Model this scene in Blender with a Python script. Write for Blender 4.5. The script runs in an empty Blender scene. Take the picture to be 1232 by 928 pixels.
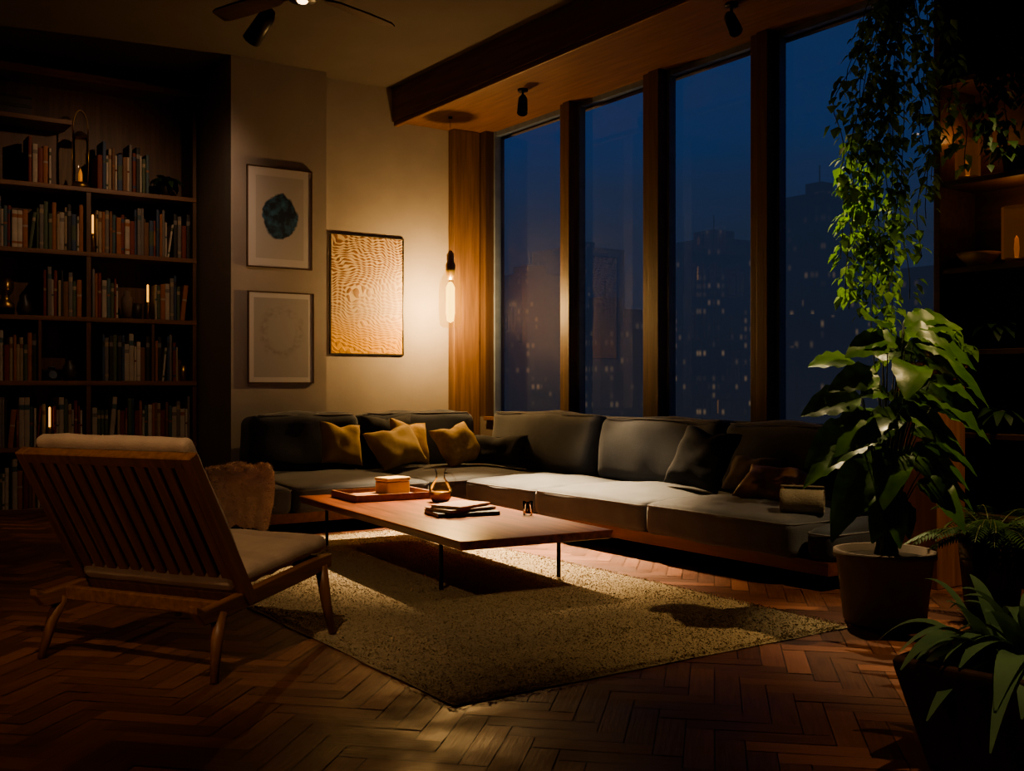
import bpy,bmesh,math,random
from mathutils import Vector,Matrix,noise,Euler
random.seed(7)
SC=bpy.context.scene
COL=SC.collection
R=math.radians
# ------------------------------------------------------------------ materials
def new_mat(name):
    m=bpy.data.materials.new(name); m.use_nodes=True
    nt=m.node_tree; return m,nt,nt.nodes['Principled BSDF']
def surf(name,c1,c2,rough=.6,scale=5,bump=0.0,stretch=(1,1,1),metal=0,sheen=0,detail=5,bscale=None,coat=0,spec=None,voro=False,transl=0):
    m,nt,b=new_mat(name); N=nt.nodes; L=nt.links
    tc=N.new('ShaderNodeTexCoord'); mp=N.new('ShaderNodeMapping'); mp.inputs['Scale'].default_value=stretch
    L.new(tc.outputs['Object'],mp.inputs['Vector'])
    no=N.new('ShaderNodeTexNoise'); no.inputs['Scale'].default_value=scale; no.inputs['Detail'].default_value=detail
    L.new(mp.outputs[0],no.inputs['Vector'])
    cr=N.new('ShaderNodeValToRGB'); cr.color_ramp.elements[0].position=.3; cr.color_ramp.elements[1].position=.72
    cr.color_ramp.elements[0].color=(*c1,1); cr.color_ramp.elements[1].color=(*c2,1)
    L.new(no.outputs['Fac'],cr.inputs['Fac']); L.new(cr.outputs[0],b.inputs['Base Color'])
    b.inputs['Roughness'].default_value=rough; b.inputs['Metallic'].default_value=metal
    b.inputs['Sheen Weight'].default_value=sheen; b.inputs['Coat Weight'].default_value=coat
    if spec is not None: b.inputs['Specular IOR Level'].default_value=spec
    if bump:
        bp=N.new('ShaderNodeBump'); bp.inputs['Strength'].default_value=bump; bp.inputs['Distance'].default_value=.01
        if voro:
            v=N.new('ShaderNodeTexVoronoi'); v.inputs['Scale'].default_value=bscale or scale; L.new(mp.outputs[0],v.inputs['Vector'])
            L.new(v.outputs['Distance'],bp.inputs['Height'])
        else:
            n2=N.new('ShaderNodeTexNoise'); n2.inputs['Scale'].default_value=bscale or scale*3; n2.inputs['Detail'].default_value=4
            L.new(mp.outputs[0],n2.inputs['Vector']); L.new(n2.outputs['Fac'],bp.inputs['Height'])
        L.new(bp.outputs[0],b.inputs['Normal'])
    if transl:
        t=N.new('ShaderNodeBsdfTranslucent'); L.new(cr.outputs[0],t.inputs[0]); mx=N.new('ShaderNodeMixShader'); mx.inputs[0].default_value=transl
        L.new(b.outputs[0],mx.inputs[1]); L.new(t.outputs[0],mx.inputs[2]); L.new(mx.outputs[0],N['Material Output'].inputs['Surface'])
    return m
def wood(name,c1,c2,axis='x',rough=.45,scale=3,bump=.15,coat=0,spec=None):
    st={'x':(.6,9,9),'y':(9,.6,9),'z':(9,9,.6)}[axis]
    return surf(name,c1,c2,rough,scale,bump,st,coat=coat,detail=8,spec=spec)
def emis(name,c,s):
    m,nt,b=new_mat(name); b.inputs['Base Color'].default_value=(*c,1); b.inputs['Emission Color'].default_value=(*c,1)
    b.inputs['Emission Strength'].default_value=s; return m
def glass(name,tint=(1,1,1),ior=1.45,rough=.02,const=None):
    m=bpy.data.materials.new(name); m.use_nodes=True; nt=m.node_tree; N=nt.nodes; L=nt.links
    N.remove(N['Principled BSDF']); out=N['Material Output']
    t=N.new('ShaderNodeBsdfTransparent'); t.inputs[0].default_value=(*tint,1)
    g=N.new('ShaderNodeBsdfGlossy'); g.inputs['Roughness'].default_value=rough
    mx=N.new('ShaderNodeMixShader')
    if const is None:
        f=N.new('ShaderNodeFresnel'); f.inputs['IOR'].default_value=ior; L.new(f.outputs[0],mx.inputs[0])
    else: mx.inputs[0].default_value=const
    L.new(t.outputs[0],mx.inputs[1]); L.new(g.outputs[0],mx.inputs[2])
    L.new(mx.outputs[0],out.inputs['Surface']); return m
def glowmix(name,c,s,tr,tint=(1,1,1)):
    m=bpy.data.materials.new(name); m.use_nodes=True; nt=m.node_tree; N=nt.nodes; L=nt.links
    N.remove(N['Principled BSDF']); out=N['Material Output']
    t=N.new('ShaderNodeBsdfTransparent'); t.inputs[0].default_value=(*tint,1)
    g=N.new('ShaderNodeEmission'); g.inputs[0].default_value=(*c,1); g.inputs[1].default_value=s
    mx=N.new('ShaderNodeMixShader'); mx.inputs[0].default_value=1-tr; L.new(t.outputs[0],mx.inputs[1]); L.new(g.outputs[0],mx.inputs[2])
    L.new(mx.outputs[0],out.inputs['Surface']); return m

M={}
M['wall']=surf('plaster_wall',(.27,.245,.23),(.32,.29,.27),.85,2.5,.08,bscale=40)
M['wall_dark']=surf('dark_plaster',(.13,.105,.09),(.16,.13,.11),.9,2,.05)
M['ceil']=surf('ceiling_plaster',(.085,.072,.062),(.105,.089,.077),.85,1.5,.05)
M['beam']=wood('beam_wood',(.10,.048,.026),(.185,.09,.046),'y',.55)
M['beamz']=wood('column_wood',(.055,.030,.019),(.105,.057,.034),'z',.5)
M['pilaster']=wood('pilaster_wood',(.11,.062,.036),(.20,.115,.065),'z',.5)
M['framedark']=wood('window_frame_wood',(.05,.028,.018),(.085,.05,.03),'z',.45)
M['shelfx']=wood('shelf_wood',(.13,.062,.032),(.23,.115,.06),'x',.5)
M['shelfz']=wood('shelf_wood_upright',(.095,.048,.026),(.16,.084,.044),'z',.5)
M['table']=wood('walnut_table',(.075,.018,.008),(.30,.085,.032),'y',.30,3,.08,spec=.4)
M['chairwood']=wood('chair_wood',(.17,.074,.035),(.30,.14,.064),'z',.45,4)
M['chairrail']=wood('chair_rail_wood',(.17,.074,.035),(.30,.14,.064),'x',.45,4)
M['fanwood']=wood('fan_blade_wood',(.04,.02,.012),(.07,.035,.02),'x',.5,4)
M['plinth']=wood('plinth_wood',(.14,.045,.018),(.25,.09,.035),'y',.4)
M['metal']=surf('black_metal',(.012,.012,.013),(.02,.02,.022),.4,8,0,metal=.8)
M['metalgrey']=surf('grey_metal',(.12,.15,.20),(.17,.21,.27),.4,8,0,metal=.3)
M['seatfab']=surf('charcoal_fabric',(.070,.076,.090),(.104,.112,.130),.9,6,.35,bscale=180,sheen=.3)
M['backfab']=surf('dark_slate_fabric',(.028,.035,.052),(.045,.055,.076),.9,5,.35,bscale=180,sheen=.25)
M['piping']=surf('piping_fabric',(.14,.14,.15),(.18,.18,.19),.85,30,.1)
M['mustard']=surf('mustard_velvet',(.30,.20,.055),(.44,.30,.09),.8,6,.3,bscale=120,sheen=.3)
M['gold']=surf('ochre_linen',(.38,.26,.10),(.54,.38,.17),.85,22,.3,bscale=140)
M['black']=surf('black_cotton',(.022,.024,.030),(.038,.042,.050),.9,8,.3,bscale=140)
M['brownfab']=surf('taupe_cotton',(.12,.09,.068),(.17,.13,.10),.85,8,.3,bscale=140)
M['leather']=surf('tan_leather',(.18,.09,.036),(.27,.14,.06),.5,6,.2,bscale=40)
M['cream']=surf('cream_wool',(.24,.21,.16),(.32,.28,.22),.9,10,.4,bscale=90)
M['chaircush']=surf('sand_upholstery',(.42,.31,.23),(.52,.39,.29),.9,8,.3,bscale=160,sheen=.1)
M['fur']=surf('blush_fur',(.74,.55,.46),(.88,.70,.60),.9,20,.3,bscale=60,sheen=.3)
M['rug']=surf('woven_rug',(.31,.245,.155),(.50,.40,.26),.95,90,.8,detail=8,bscale=85,voro=True)
M['soil']=surf('soil',(.02,.013,.008),(.04,.026,.016),1,30,.6)
M['leaf']=surf('glossy_leaf',(.045,.13,.014),(.10,.22,.026),.36,9,.2,spec=.35,transl=.25,bscale=18)
M['leafd']=surf('dark_leaf',(.03,.07,.022),(.055,.12,.035),.5,7,.1,spec=.3,transl=.2)
M['leafy']=surf('vine_leaf',(.10,.23,.015),(.22,.40,.03),.65,9,.05,spec=.15,transl=.4)
M['leafb']=surf('blue_green_leaf',(.12,.22,.11),(.22,.36,.18),.5,6,.05,spec=.3,transl=.2)
M['stem']=surf('stem',(.06,.08,.02),(.09,.11,.03),.6,10)
M['terra']=surf('clay_pot',(.15,.11,.085),(.21,.155,.12),.8,6,.15,bscale=30)
M['potdark']=surf('dark_ceramic',(.03,.022,.018),(.05,.036,.028),.45,6,.05)
M['potwood']=wood('planter_wood',(.05,.022,.012),(.09,.042,.022),'z',.6)
M['orangewood']=wood('cedar_wood',(.26,.10,.04),(.42,.19,.075),'z',.5)
M['pane']=glass('window_glass',(.90,.94,1),1.35,.0,const=.065)
M['clear']=glass('clear_glass',(1,.97,.9),1.25,.03)
M['pendantglass']=glowmix('pendant_amber_glass',(1,.60,.12),.9,.86,(1,.95,.84))
M['amberglass']=glowmix('amber_glass',(1,.42,.1),.08,.6,(1,.7,.4))
M['bulb']=glowmix('filament_glow',(1,.66,.14),7,.65,(1,.95,.82))
M['tube']=emis('tube_glow',(1,.46,.07),1.6)
M['downlight']=emis('downlight_glow',(1,.66,.34),5)
M['lampglow']=emis('lamp_glow',(1,.42,.10),.25)
M['brass']=surf('brass',(.35,.22,.08),(.45,.30,.12),.35,8,0,metal=.9)
M['paper']=surf('page_paper',(.42,.35,.25),(.55,.47,.34),.9,40)
M['cheese']=surf('beeswax',(.55,.36,.12),(.68,.46,.18),.6,9,.2)
M['frame']=surf('black_frame',(.012,.010,.009),(.02,.017,.015),.5,8)
M['framew']=wood('walnut_frame',(.05,.026,.015),(.09,.05,.03),'z',.5)
M['linen']=surf('linen_shade',(.45,.36,.25),(.5,.4,.28),.9,60,.1,transl=.3)

# ------------------------------------------------------------------ mesh helpers
def obj(name,bm,mats,loc=(0,0,0),rot=(0,0,0),parent=None,smooth=False,autos=None):
    me=bpy.data.meshes.new(name); bm.normal_update(); bm.to_mesh(me); bm.free()
    if not isinstance(mats,(list,tuple)): mats=[mats]
    for m in mats: me.materials.append(m)
    if smooth:
        for p in me.polygons: p.use_smooth=True
    o=bpy.data.objects.new(name,me); COL.objects.link(o)
    o.location=loc; o.rotation_euler=rot
    if parent: o.parent=parent
    return o
def tag(o,label,cat,group=None,kind=None):
    o['label']=label; o['category']=cat
    if group: o['group']=group
    if kind: o['kind']=kind
    return o
def thing(name,loc,label,cat,rotz=0,group=None):
    e=bpy.data.objects.new(name,None); COL.objects.link(e); e.empty_display_size=.1
    e.location=loc; e.rotation_euler=(0,0,rotz); return tag(e,label,cat,group)
def struct(o): o['kind']='structure'; return o
def box(bm,a,b,mi=0,mat=None):
    r=bmesh.ops.create_cube(bm,size=1); vs=r['verts']
    for v in vs:
        v.co=Vector((a[i]+(v.co[i]+.5)*(b[i]-a[i]) for i in range(3)))
        if mat: v.co=mat@v.co
    fs={f for v in vs for f in v.link_faces}
    for f in fs: f.material_index=mi
    return vs
def bevel(bm,w,seg=2):
    bmesh.ops.bevel(bm,geom=list(bm.edges),offset=w,segments=seg,affect='EDGES',profile=.5)
def tube(bm,pts,rad,seg=8,mi=0,cap=True):
    pts=[Vector(p) for p in pts]; n=len(pts)
    if not isinstance(rad,(list,tuple)): rad=[rad]*n
    rings=[]; prev=None
    for i,p in enumerate(pts):
        d=(pts[min(i+1,n-1)]-pts[max(i-1,0)])
        if d.length<1e-9: d=Vector((0,0,1))
        d.normalize()
        if prev is None:
            a=Vector((1,0,0)) if abs(d.x)<.9 else Vector((0,1,0))
        else: a=prev
        u=(a-d*a.dot(d)).normalized(); w=d.cross(u); prev=u
        rings.append([bm.verts.new(p+(u*math.cos(2*math.pi*k/seg)+w*math.sin(2*math.pi*k/seg))*rad[i]) for k in range(seg)])
    for i in range(n-1):
        for k in range(seg):
            f=bm.faces.new((rings[i][k],rings[i][(k+1)%seg],rings[i+1][(k+1)%seg],rings[i+1][k])); f.material_index=mi; f.smooth=True
    if cap:
        f=bm.faces.new(rings[0][::-1]); f.material_index=mi
        f=bm.faces.new(rings[-1]); f.material_index=mi
def lathe(bm,prof,seg=32,mi=0,c=(0,0,0),rib=0,nr=0):
    rings=[]
    for r,z in prof:
        if r<1e-5: rings.append([bm.verts.new((c[0],c[1],c[2]+z))])
        else:
            rings.append([bm.verts.new((c[0]+(r+rib*math.cos(nr*2*math.pi*k/seg))*math.cos(2*math.pi*k/seg),c[1]+(r+rib*math.cos(nr*2*math.pi*k/seg))*math.sin(2*math.pi*k/seg),c[2]+z)) for k in range(seg)])
    for i in range(len(rings)-1):
        A,B=rings[i],rings[i+1]
        for k in range(seg):
            a=A[k%len(A)];b=A[(k+1)%len(A)];c2=B[(k+1)%len(B)];d=B[k%len(B)]
            vs=[]
            for v in (a,b,c2,d):
                if v not in vs: vs.append(v)
            if len(vs)>2:
                f=bm.faces.new(vs); f.material_index=mi; f.smooth=True
def soft(size,r,crown=0,cuts=13,nz=.004,freq=5,seed=0,crown_x=0,chan=None):
    bm=bmesh.new(); bmesh.ops.create_cube(bm,size=2)
    bmesh.ops.subdivide_edges(bm,edges=list(bm.edges),cuts=cuts,use_grid_fill=True)
    S=Vector(size)*.5
    for v in bm.verts:
        u=Vector([math.sin(max(-1,min(1,c))*math.pi/2) for c in v.co])
        P=Vector([u[i]*S[i] for i in range(3)])
        h=Vector([S[i]-r for i in range(3)])
        q=Vector([max(-h[i],min(h[i],P[i])) for i in range(3)])
        d=P-q
        if d.length>1e-7: P=q+d.normalized()*r
        if crown: P.z+=(1 if u.z>0 else -.2)*abs(u.z)*crown*(1-u.x**2)*(1-u.y**2)
        if crown_x: P.x+=(-1 if u.x<0 else .2)*abs(u.x)*crown_x*(1-u.z**2)*(1-u.y**2)
        n=noise.noise_vector(P*freq+Vector((seed*3.1,seed,0)))
        P+=n*nz
        if chan:
            ax,sp,dx,dp=chan; ph=abs(math.sin(math.pi*P[ax]/sp)); P[dx]+=(1 if u[dx]>0 else -1)*abs(u[dx])*dp*(ph**.5-1)
        v.co=P
    return bm
def pillow(w,h,t,seed=0,n=18):
    bm=bmesh.new()
    V={}
    for s in (1,-1):
        for i in range(n+1):
            for j in range(n+1):
                u=math.sin((i/n*2-1)*math.pi/2); v=math.sin((j/n*2-1)*math.pi/2)
                edge=i in(0,n) or j in(0,n)
                if edge and s==-1: V[(s,i,j)]=V[(1,i,j)]; continue
                x=u*w/2*(1-.09*(1-v*v)*u*u); y=v*h/2*(1-.09*(1-u*u)*v*v)
                z=0 if edge else s*t/2*((1-u**4)*(1-v**4))**.6
                P=Vector((x,y,z))
                if not edge:
                    P.z+=noise.noise(P*9+Vector((seed,seed*2,s)))*.025
                    P.z-=s*.025*max(0,1-abs(u)*3)*max(0,v)**2
                y2=-.06*h*math.exp(-(u*3)**2)*max(0,v)
                P.y+=y2
                V[(s,i,j)]=bm.verts.new(P)
    for s in (1,-1):
        for i in range(n):
            for j in range(n):
                q=[V[(s,i,j)],V[(s,i+1,j)],V[(s,i+1,j+1)],V[(s,i,j+1)]]
                if s==-1:q=q[::-1]
                try: bm.faces.new(q)
                except: pass
    return bm
def leaf(bm,base,d,L,W,droop=.3,n=6,kind='ovate',fold=.2,mi=0,up=None,crinkle=0):
    base=Vector(base); d=Vector(d).normalized(); up=Vector(up) if up else Vector((0,0,1))
    s=d.cross(up)
    if s.length<.05: s=d.cross(Vector((1,0,.2)))
    s.normalize(); nn=s.cross(d).normalized(); rows=[]; ph=base.x*40+base.z*30
    for i in range(n+1):
        t=i/n
        if kind=='ovate': w=W*max(.02,math.sin(math.pi*min(1,t**.72*.99+.01)))**.75
        elif kind=='lance': w=W*max(.03,(math.sin(math.pi*(t*.9+.08))))**.8*(1-.25*t)
        else: w=W*max(.03,math.sin(math.pi*(t**.6*.98+.02)))
        p=base+d*L*t*(1-.12*droop*t)-Vector((0,0,1))*droop*L*t*t
        c1=crinkle*math.sin(i*1.9+ph)*w; c2=crinkle*math.sin(i*2.2+ph*1.7)*w
        rows.append([bm.verts.new(p-s*w+nn*(fold*w+c1)),bm.verts.new(p-s*w*.5+nn*(fold*w*.6-c1*.4)),bm.verts.new(p),bm.verts.new(p+s*w*.5+nn*(fold*w*.6-c2*.4)),bm.verts.new(p+s*w+nn*(fold*w+c2))] if crinkle else [bm.verts.new(p-s*w+nn*fold*w),bm.verts.new(p),bm.verts.new(p+s*w+nn*fold*w)])
    for i in range(n):
        for k in range(len(rows[0])-1):
            f=bm.faces.new((rows[i][k],rows[i][k+1],rows[i+1][k+1],rows[i+1][k])); f.material_index=mi; f.smooth=True

# ------------------------------------------------------------------ room shell
XI=6.35; YW=10.05; YP=9.88; YS=10.8; ZC=4.34; ZS=3.99
XL=-1.6; YB=-1.6
def sbox(name,a,b,m):
    bm=bmesh.new(); c=Vector(((a[0]+b[0])/2,(a[1]+b[1])/2,a[2]))
    box(bm,Vector(a)-c,Vector(b)-c); return struct(obj(name,bm,m,loc=c))
def build_floor():
    n=4; w=.10; L=w*n; bm=bmesh.new()
    uvl=bm.loops.layers.uv.new('UVMap'); cl=bm.loops.layers.color.new('tone')
    ang=R(45); ca,sa=math.cos(ang),math.sin(ang); cx,cy=2.4,4.8
    rng=104
    for i in range(-rng,rng):
        for j in range(-rng,rng):
            k=(i-j)%(2*n)
            if k==0: a=(i,j,n,1)
            elif k==2*n-1: a=(i,j,1,n)
            else: continue
            g=.0018
            xs=(a[0]*w+g,(a[0]+a[2])*w-g); ys=(a[1]*w+g,(a[1]+a[3])*w-g)
            mx=(xs[0]+xs[1])/2; my=(ys[0]+ys[1])/2
            X=cx+mx*ca-my*sa; Y=cy+mx*sa+my*ca
            if not(XL-.4<X<XI+.5 and YB-.4<Y<11.6): continue
            t=random.random(); off=random.random()*20
            z=random.uniform(-.0006,.0006); tx=random.uniform(-.006,.006); ty=random.uniform(-.006,.006)
            vs=[];uv=[]
            for (x,y) in ((xs[0],ys[0]),(xs[1],ys[0]),(xs[1],ys[1]),(xs[0],ys[1])):
                vs.append(bm.verts.new((cx+x*ca-y*sa,cy+x*sa+y*ca,z+(x-mx)*tx+(y-my)*ty)))
                if a[2]>1: uv.append((x-xs[0]+off,y-ys[0]+off))
                else: uv.append((y-ys[0]+off,x-xs[0]+off))
            f=bm.faces.new(vs)
            for l,q in zip(f.loops,uv): l[uvl].uv=q; l[cl]=(t,1 if a[2]>1 else 0,0,1)
    for co,no in (((XI+.02,0,0),(1,0,0)),((XL-.02,0,0),(-1,0,0)),((0,11.22,0),(0,1,0)),((0,YB-.02,0),(0,-1,0))):
        bmesh.ops.bisect_plane(bm,geom=list(bm.verts)+list(bm.edges)+list(bm.faces),plane_co=co,plane_no=no,clear_outer=True)
    vs=box(bm,(XL-.02,YB-.02,-.15),(XI+.02,11.22,-.005),1)
    m,nt,b=new_mat('parquet'); N=nt.nodes; Lk=nt.links
    at=N.new('ShaderNodeVertexColor'); at.layer_name='tone'; sp=N.new('ShaderNodeSeparateColor'); Lk.new(at.outputs['Color'],sp.inputs[0])
    uvn=N.new('ShaderNodeUVMap'); mp=N.new('ShaderNodeMapping'); mp.inputs['Scale'].default_value=(1.5,26,1); Lk.new(uvn.outputs[0],mp.inputs[0])
    no=N.new('ShaderNodeTexNoise'); no.inputs['Scale'].default_value=3; no.inputs['Detail'].default_value=8; Lk.new(mp.outputs[0],no.inputs['Vector'])
    ad=N.new('ShaderNodeMath'); ad.operation='MULTIPLY_ADD'; ad.inputs[1].default_value=.5; Lk.new(sp.outputs[0],ad.inputs[0])
    ml=N.new('ShaderNodeMath'); ml.operation='MULTIPLY'; ml.inputs[1].default_value=.5; Lk.new(no.outputs['Fac'],ml.inputs[0]); Lk.new(ml.outputs[0],ad.inputs[2])
    cr=N.new('ShaderNodeValToRGB'); e=cr.color_ramp.elements; e[0].position=.15; e[0].color=(.095,.038,.024,1); e[1].position=.85; e[1].color=(.30,.128,.078,1)
    Lk.new(ad.outputs[0],cr.inputs[0]); Lk.new(cr.outputs[0],b.inputs['Base Color'])
    tc=N.new('ShaderNodeTexCoord'); n2=N.new('ShaderNodeTexNoise'); n2.inputs['Scale'].default_value=3.5; n2.inputs['Detail'].default_value=8
    Lk.new(tc.outputs['Object'],n2.inputs['Vector']); mr=N.new('ShaderNodeMapRange'); mr.inputs['From Min'].default_value=.3; mr.inputs['From Max'].default_value=.7; mr.inputs['To Min'].default_value=.36; mr.inputs['To Max'].default_value=.65
    Lk.new(n2.outputs['Fac'],mr.inputs['Value']); Lk.new(mr.outputs[0],b.inputs['Roughness'])
    b.inputs['Specular IOR Level'].default_value=.2
    bp=N.new('ShaderNodeBump'); bp.inputs['Strength'].default_value=.25; bp.inputs['Distance'].default_value=.004; Lk.new(no.outputs['Fac'],bp.inputs['Height']); Lk.new(bp.outputs[0],b.inputs['Normal'])
    return struct(obj('floor',bm,[m,M['potdark']]))
build_floor()
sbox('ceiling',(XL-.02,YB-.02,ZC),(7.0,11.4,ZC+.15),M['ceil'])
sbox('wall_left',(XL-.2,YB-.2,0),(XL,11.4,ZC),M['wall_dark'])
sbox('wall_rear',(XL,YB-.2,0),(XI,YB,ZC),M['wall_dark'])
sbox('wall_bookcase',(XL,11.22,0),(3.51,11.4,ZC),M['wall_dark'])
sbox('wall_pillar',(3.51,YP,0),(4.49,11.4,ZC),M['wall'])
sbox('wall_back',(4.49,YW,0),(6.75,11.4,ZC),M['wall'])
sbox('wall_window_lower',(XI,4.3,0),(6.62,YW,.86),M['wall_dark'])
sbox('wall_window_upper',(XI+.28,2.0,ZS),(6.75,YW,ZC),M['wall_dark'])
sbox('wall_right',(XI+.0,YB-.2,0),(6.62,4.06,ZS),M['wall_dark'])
bm=bmesh.new(); 
box(bm,(-.515,-6.0,0),(.86,5.99,ZC-ZS-.002))
o=struct(obj('trim_1',bm,M['beam'],loc=(5.835,4.055,ZS)))
bm=bmesh.new(); box(bm,(-.03,-6.0,0),(.03,5.98,.05)); bevel(bm,.01); struct(obj('trim_2',bm,M['beam'],loc=(5.36,4.055,ZS-.05)))
bm=bmesh.new(); box(bm,(-.17,-.06,0),(.165,.06,ZS)); bevel(bm,.008); struct(obj('trim_3',bm,M['pilaster'],loc=(6.18,YW-.06,0)))
sbox('trim_4',(XI-.0,9.82,.86),(6.56,YW-.0,ZS),M['framedark'])
mulls=[(8.32,8.5),(7.03,7.26),(5.77,5.97),(4.06,4.26)]
for i,(a,b) in enumerate(mulls):
    bm=bmesh.new(); h2=(b-a)/2; H=ZS-.86
    box(bm,(-.1,-h2,0),(.02,h2*.15,H)); box(bm,(-.075,h2*.15,0),(.02,h2,H)); bevel(bm,.005)
    struct(obj('trim_%d'%(5+i),bm,M['beamz'],loc=(6.45,(a+b)/2,.86)))
edges=[9.82,8.5,8.32,7.26,7.03,5.97,5.77,4.26]
for i in range(4):
    y1=edges[2*i]; y0=edges[2*i+1]
    bm=bmesh.new(); w=(y1-y0)/2; H=ZS-.86; t=.03
    box(bm,(-.045,-w,0),(.03,-w+t,H)); box(bm,(-.045,w-t,0),(.03,w,H)); box(bm,(-.03,-w+t,0),(.03,w-t,.05)); box(bm,(-.03,-w+t,H-.05),(.03,w-t,H))
    v=[bm.verts.new(p) for p in ((.0,-w+t,.05),(.0,w-t,.05),(.0,w-t,H-.05),(.0,-w+t,H-.05))]
    f=bm.faces.new(v); f.material_index=1
    struct(obj('window_%d'%(i+1),bm,[M['metalgrey'],M['pane']],loc=(6.50,(y0+y1)/2,.86)))
bm=bmesh.new(); box(bm,(-.17,-2.75,0),(.14,2.74,.04)); bevel(bm,.006); struct(obj('trim_9',bm,M['beam'],loc=(6.47,7.05,.822)))
sbox('baseboard_back',(4.49,YW-.02,0),(6.0,YW,.12),M['wall'])
sbox('baseboard_pillar',(3.51,YP-.02,0),(4.49,YP,.12),M['wall'])

# ------------------------------------------------------------------ city outside
def city_mat():
    m,nt,b=new_mat('hazy_city_facade'); N=nt.nodes; L=nt.links
    tc=N.new('ShaderNodeTexCoord'); sp=N.new('ShaderNodeSeparateXYZ'); L.new(tc.outputs['Object'],sp.inputs[0])
    def mth(op,a,b_=None):
        n=N.new('ShaderNodeMath'); n.operation=op
        for i,x in enumerate((a,b_)):
            if x is None: continue
            if isinstance(x,(int,float)): n.inputs[i].default_value=x
            else: L.new(x,n.inputs[i])
        return n.outputs[0]
    u=mth('DIVIDE',mth('ADD',sp.outputs[0],sp.outputs[1]),2.6); v=mth('DIVIDE',sp.outputs[2],3.4)
    fu=mth('FRACT',u); fv=mth('FRACT',v)
    oi=N.new('ShaderNodeObjectInfo')
    cb=N.new('ShaderNodeCombineXYZ'); L.new(mth('FLOOR',u),cb.inputs[0]); L.new(mth('FLOOR',v),cb.inputs[1]); L.new(oi.outputs['Random'],cb.inputs[2])
    wn=N.new('ShaderNodeTexWhiteNoise'); wn.noise_dimensions='3D'; L.new(cb.outputs[0],wn.inputs[0])
    on=mth('GREATER_THAN',wn.outputs['Value'],.80)
    def tri(x,c,h):
        n=N.new('ShaderNodeMapRange'); n.interpolation_type='SMOOTHSTEP'; n.inputs['From Min'].default_value=h; n.inputs['From Max'].default_value=.05
        L.new(mth('ABSOLUTE',mth('SUBTRACT',x,c)),n.inputs['Value']); return n.outputs[0]
    mask=mth('MULTIPLY',tri(fu,.5,.5),tri(fv,.5,.48))
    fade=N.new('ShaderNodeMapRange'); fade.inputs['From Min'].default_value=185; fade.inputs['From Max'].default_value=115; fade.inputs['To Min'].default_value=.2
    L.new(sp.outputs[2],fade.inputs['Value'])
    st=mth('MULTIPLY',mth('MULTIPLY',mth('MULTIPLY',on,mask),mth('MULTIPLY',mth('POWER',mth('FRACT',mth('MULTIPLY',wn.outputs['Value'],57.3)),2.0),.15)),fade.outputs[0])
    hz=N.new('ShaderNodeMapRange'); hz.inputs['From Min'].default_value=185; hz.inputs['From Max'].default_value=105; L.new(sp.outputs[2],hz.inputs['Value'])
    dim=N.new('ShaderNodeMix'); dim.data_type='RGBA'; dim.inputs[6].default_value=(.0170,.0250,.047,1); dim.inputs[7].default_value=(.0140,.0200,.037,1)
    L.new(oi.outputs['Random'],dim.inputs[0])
    d2=N.new('ShaderNodeMix'); d2.data_type='RGBA'; d2.inputs[7].default_value=(.0185,.0200,.027,1); L.new(dim.outputs[2],d2.inputs[6]); L.new(hz.outputs[0],d2.inputs[0])  # bluish night haze painted into the facade emission, greyer towards the bottom
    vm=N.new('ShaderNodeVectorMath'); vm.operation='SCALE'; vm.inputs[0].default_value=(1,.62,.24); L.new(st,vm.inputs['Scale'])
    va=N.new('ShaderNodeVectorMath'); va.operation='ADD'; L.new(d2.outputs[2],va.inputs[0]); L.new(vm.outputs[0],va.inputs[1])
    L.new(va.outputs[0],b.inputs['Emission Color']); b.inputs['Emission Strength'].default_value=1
    b.inputs['Base Color'].default_value=(.01,.012,.016,1); b.inputs['Roughness'].default_value=.9
    return m
CM=city_mat()
blds=[(65,65,6.5,13.4),(64,53,4,15.5),(58,82,6,11.6),(54,66,5,7.4),(76,81,4,12.7),(55,47,3,6),(99,78,7,16.5),(80,103,8,17.8),(70,74,3,9),(50,74,4,5),(72,44,9,10),(90,60,6,11)]
for i,(x,y,w,z) in enumerate(blds):
    s=5; H=(z-1.2)*s+120
    bm=bmesh.new(); box(bm,(-w*s/2,-w*s/2,0),(w*s/2,w*s/2,H))
    box(bm,(-w*s/5,-w*s/5,H),(w*s/6,w*s/6,H+5)); tube(bm,[(0,0,H+5),(0,0,H+12)],.25,6)
    box(bm,(-w*s*.56,-w*s*.3,0),(-w*s*.5,w*s*.3,H*.93))
    o=obj('building',bm,CM,loc=(x*s,y*s,-120)); tag(o,'dark high-rise tower with scattered lit windows at night','building','city towers outside the windows')
w=bpy.data.worlds.new('night'); SC.world=w; w.use_nodes=True; nt=w.node_tree; N=nt.nodes
tc=N.new('ShaderNodeTexCoord'); sp=N.new('ShaderNodeSeparateXYZ'); nt.links.new(tc.outputs['Generated'],sp.inputs[0])
cr=N.new('ShaderNodeValToRGB'); e=cr.color_ramp.elements
e[0].position=.0; e[0].color=(.019,.023,.035,1); e[1].position=.42; e[1].color=(.012,.032,.100,1)
x=e.new(.10); x.color=(.018,.027,.052,1); x=e.new(.22); x.color=(.014,.030,.078,1)
cn=N.new('ShaderNodeTexNoise'); cn.inputs['Scale'].default_value=2.5; cn.inputs['Detail'].default_value=5
mp=N.new('ShaderNodeMapping'); mp.inputs['Scale'].default_value=(1,1,5); nt.links.new(tc.outputs['Generated'],mp.inputs[0]); nt.links.new(mp.outputs[0],cn.inputs['Vector'])
ma=N.new('ShaderNodeMath'); ma.operation='MULTIPLY_ADD'; ma.inputs[1].default_value=.3; nt.links.new(cn.outputs['Fac'],ma.inputs[0]); nt.links.new(sp.outputs[2],ma.inputs[2])
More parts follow.
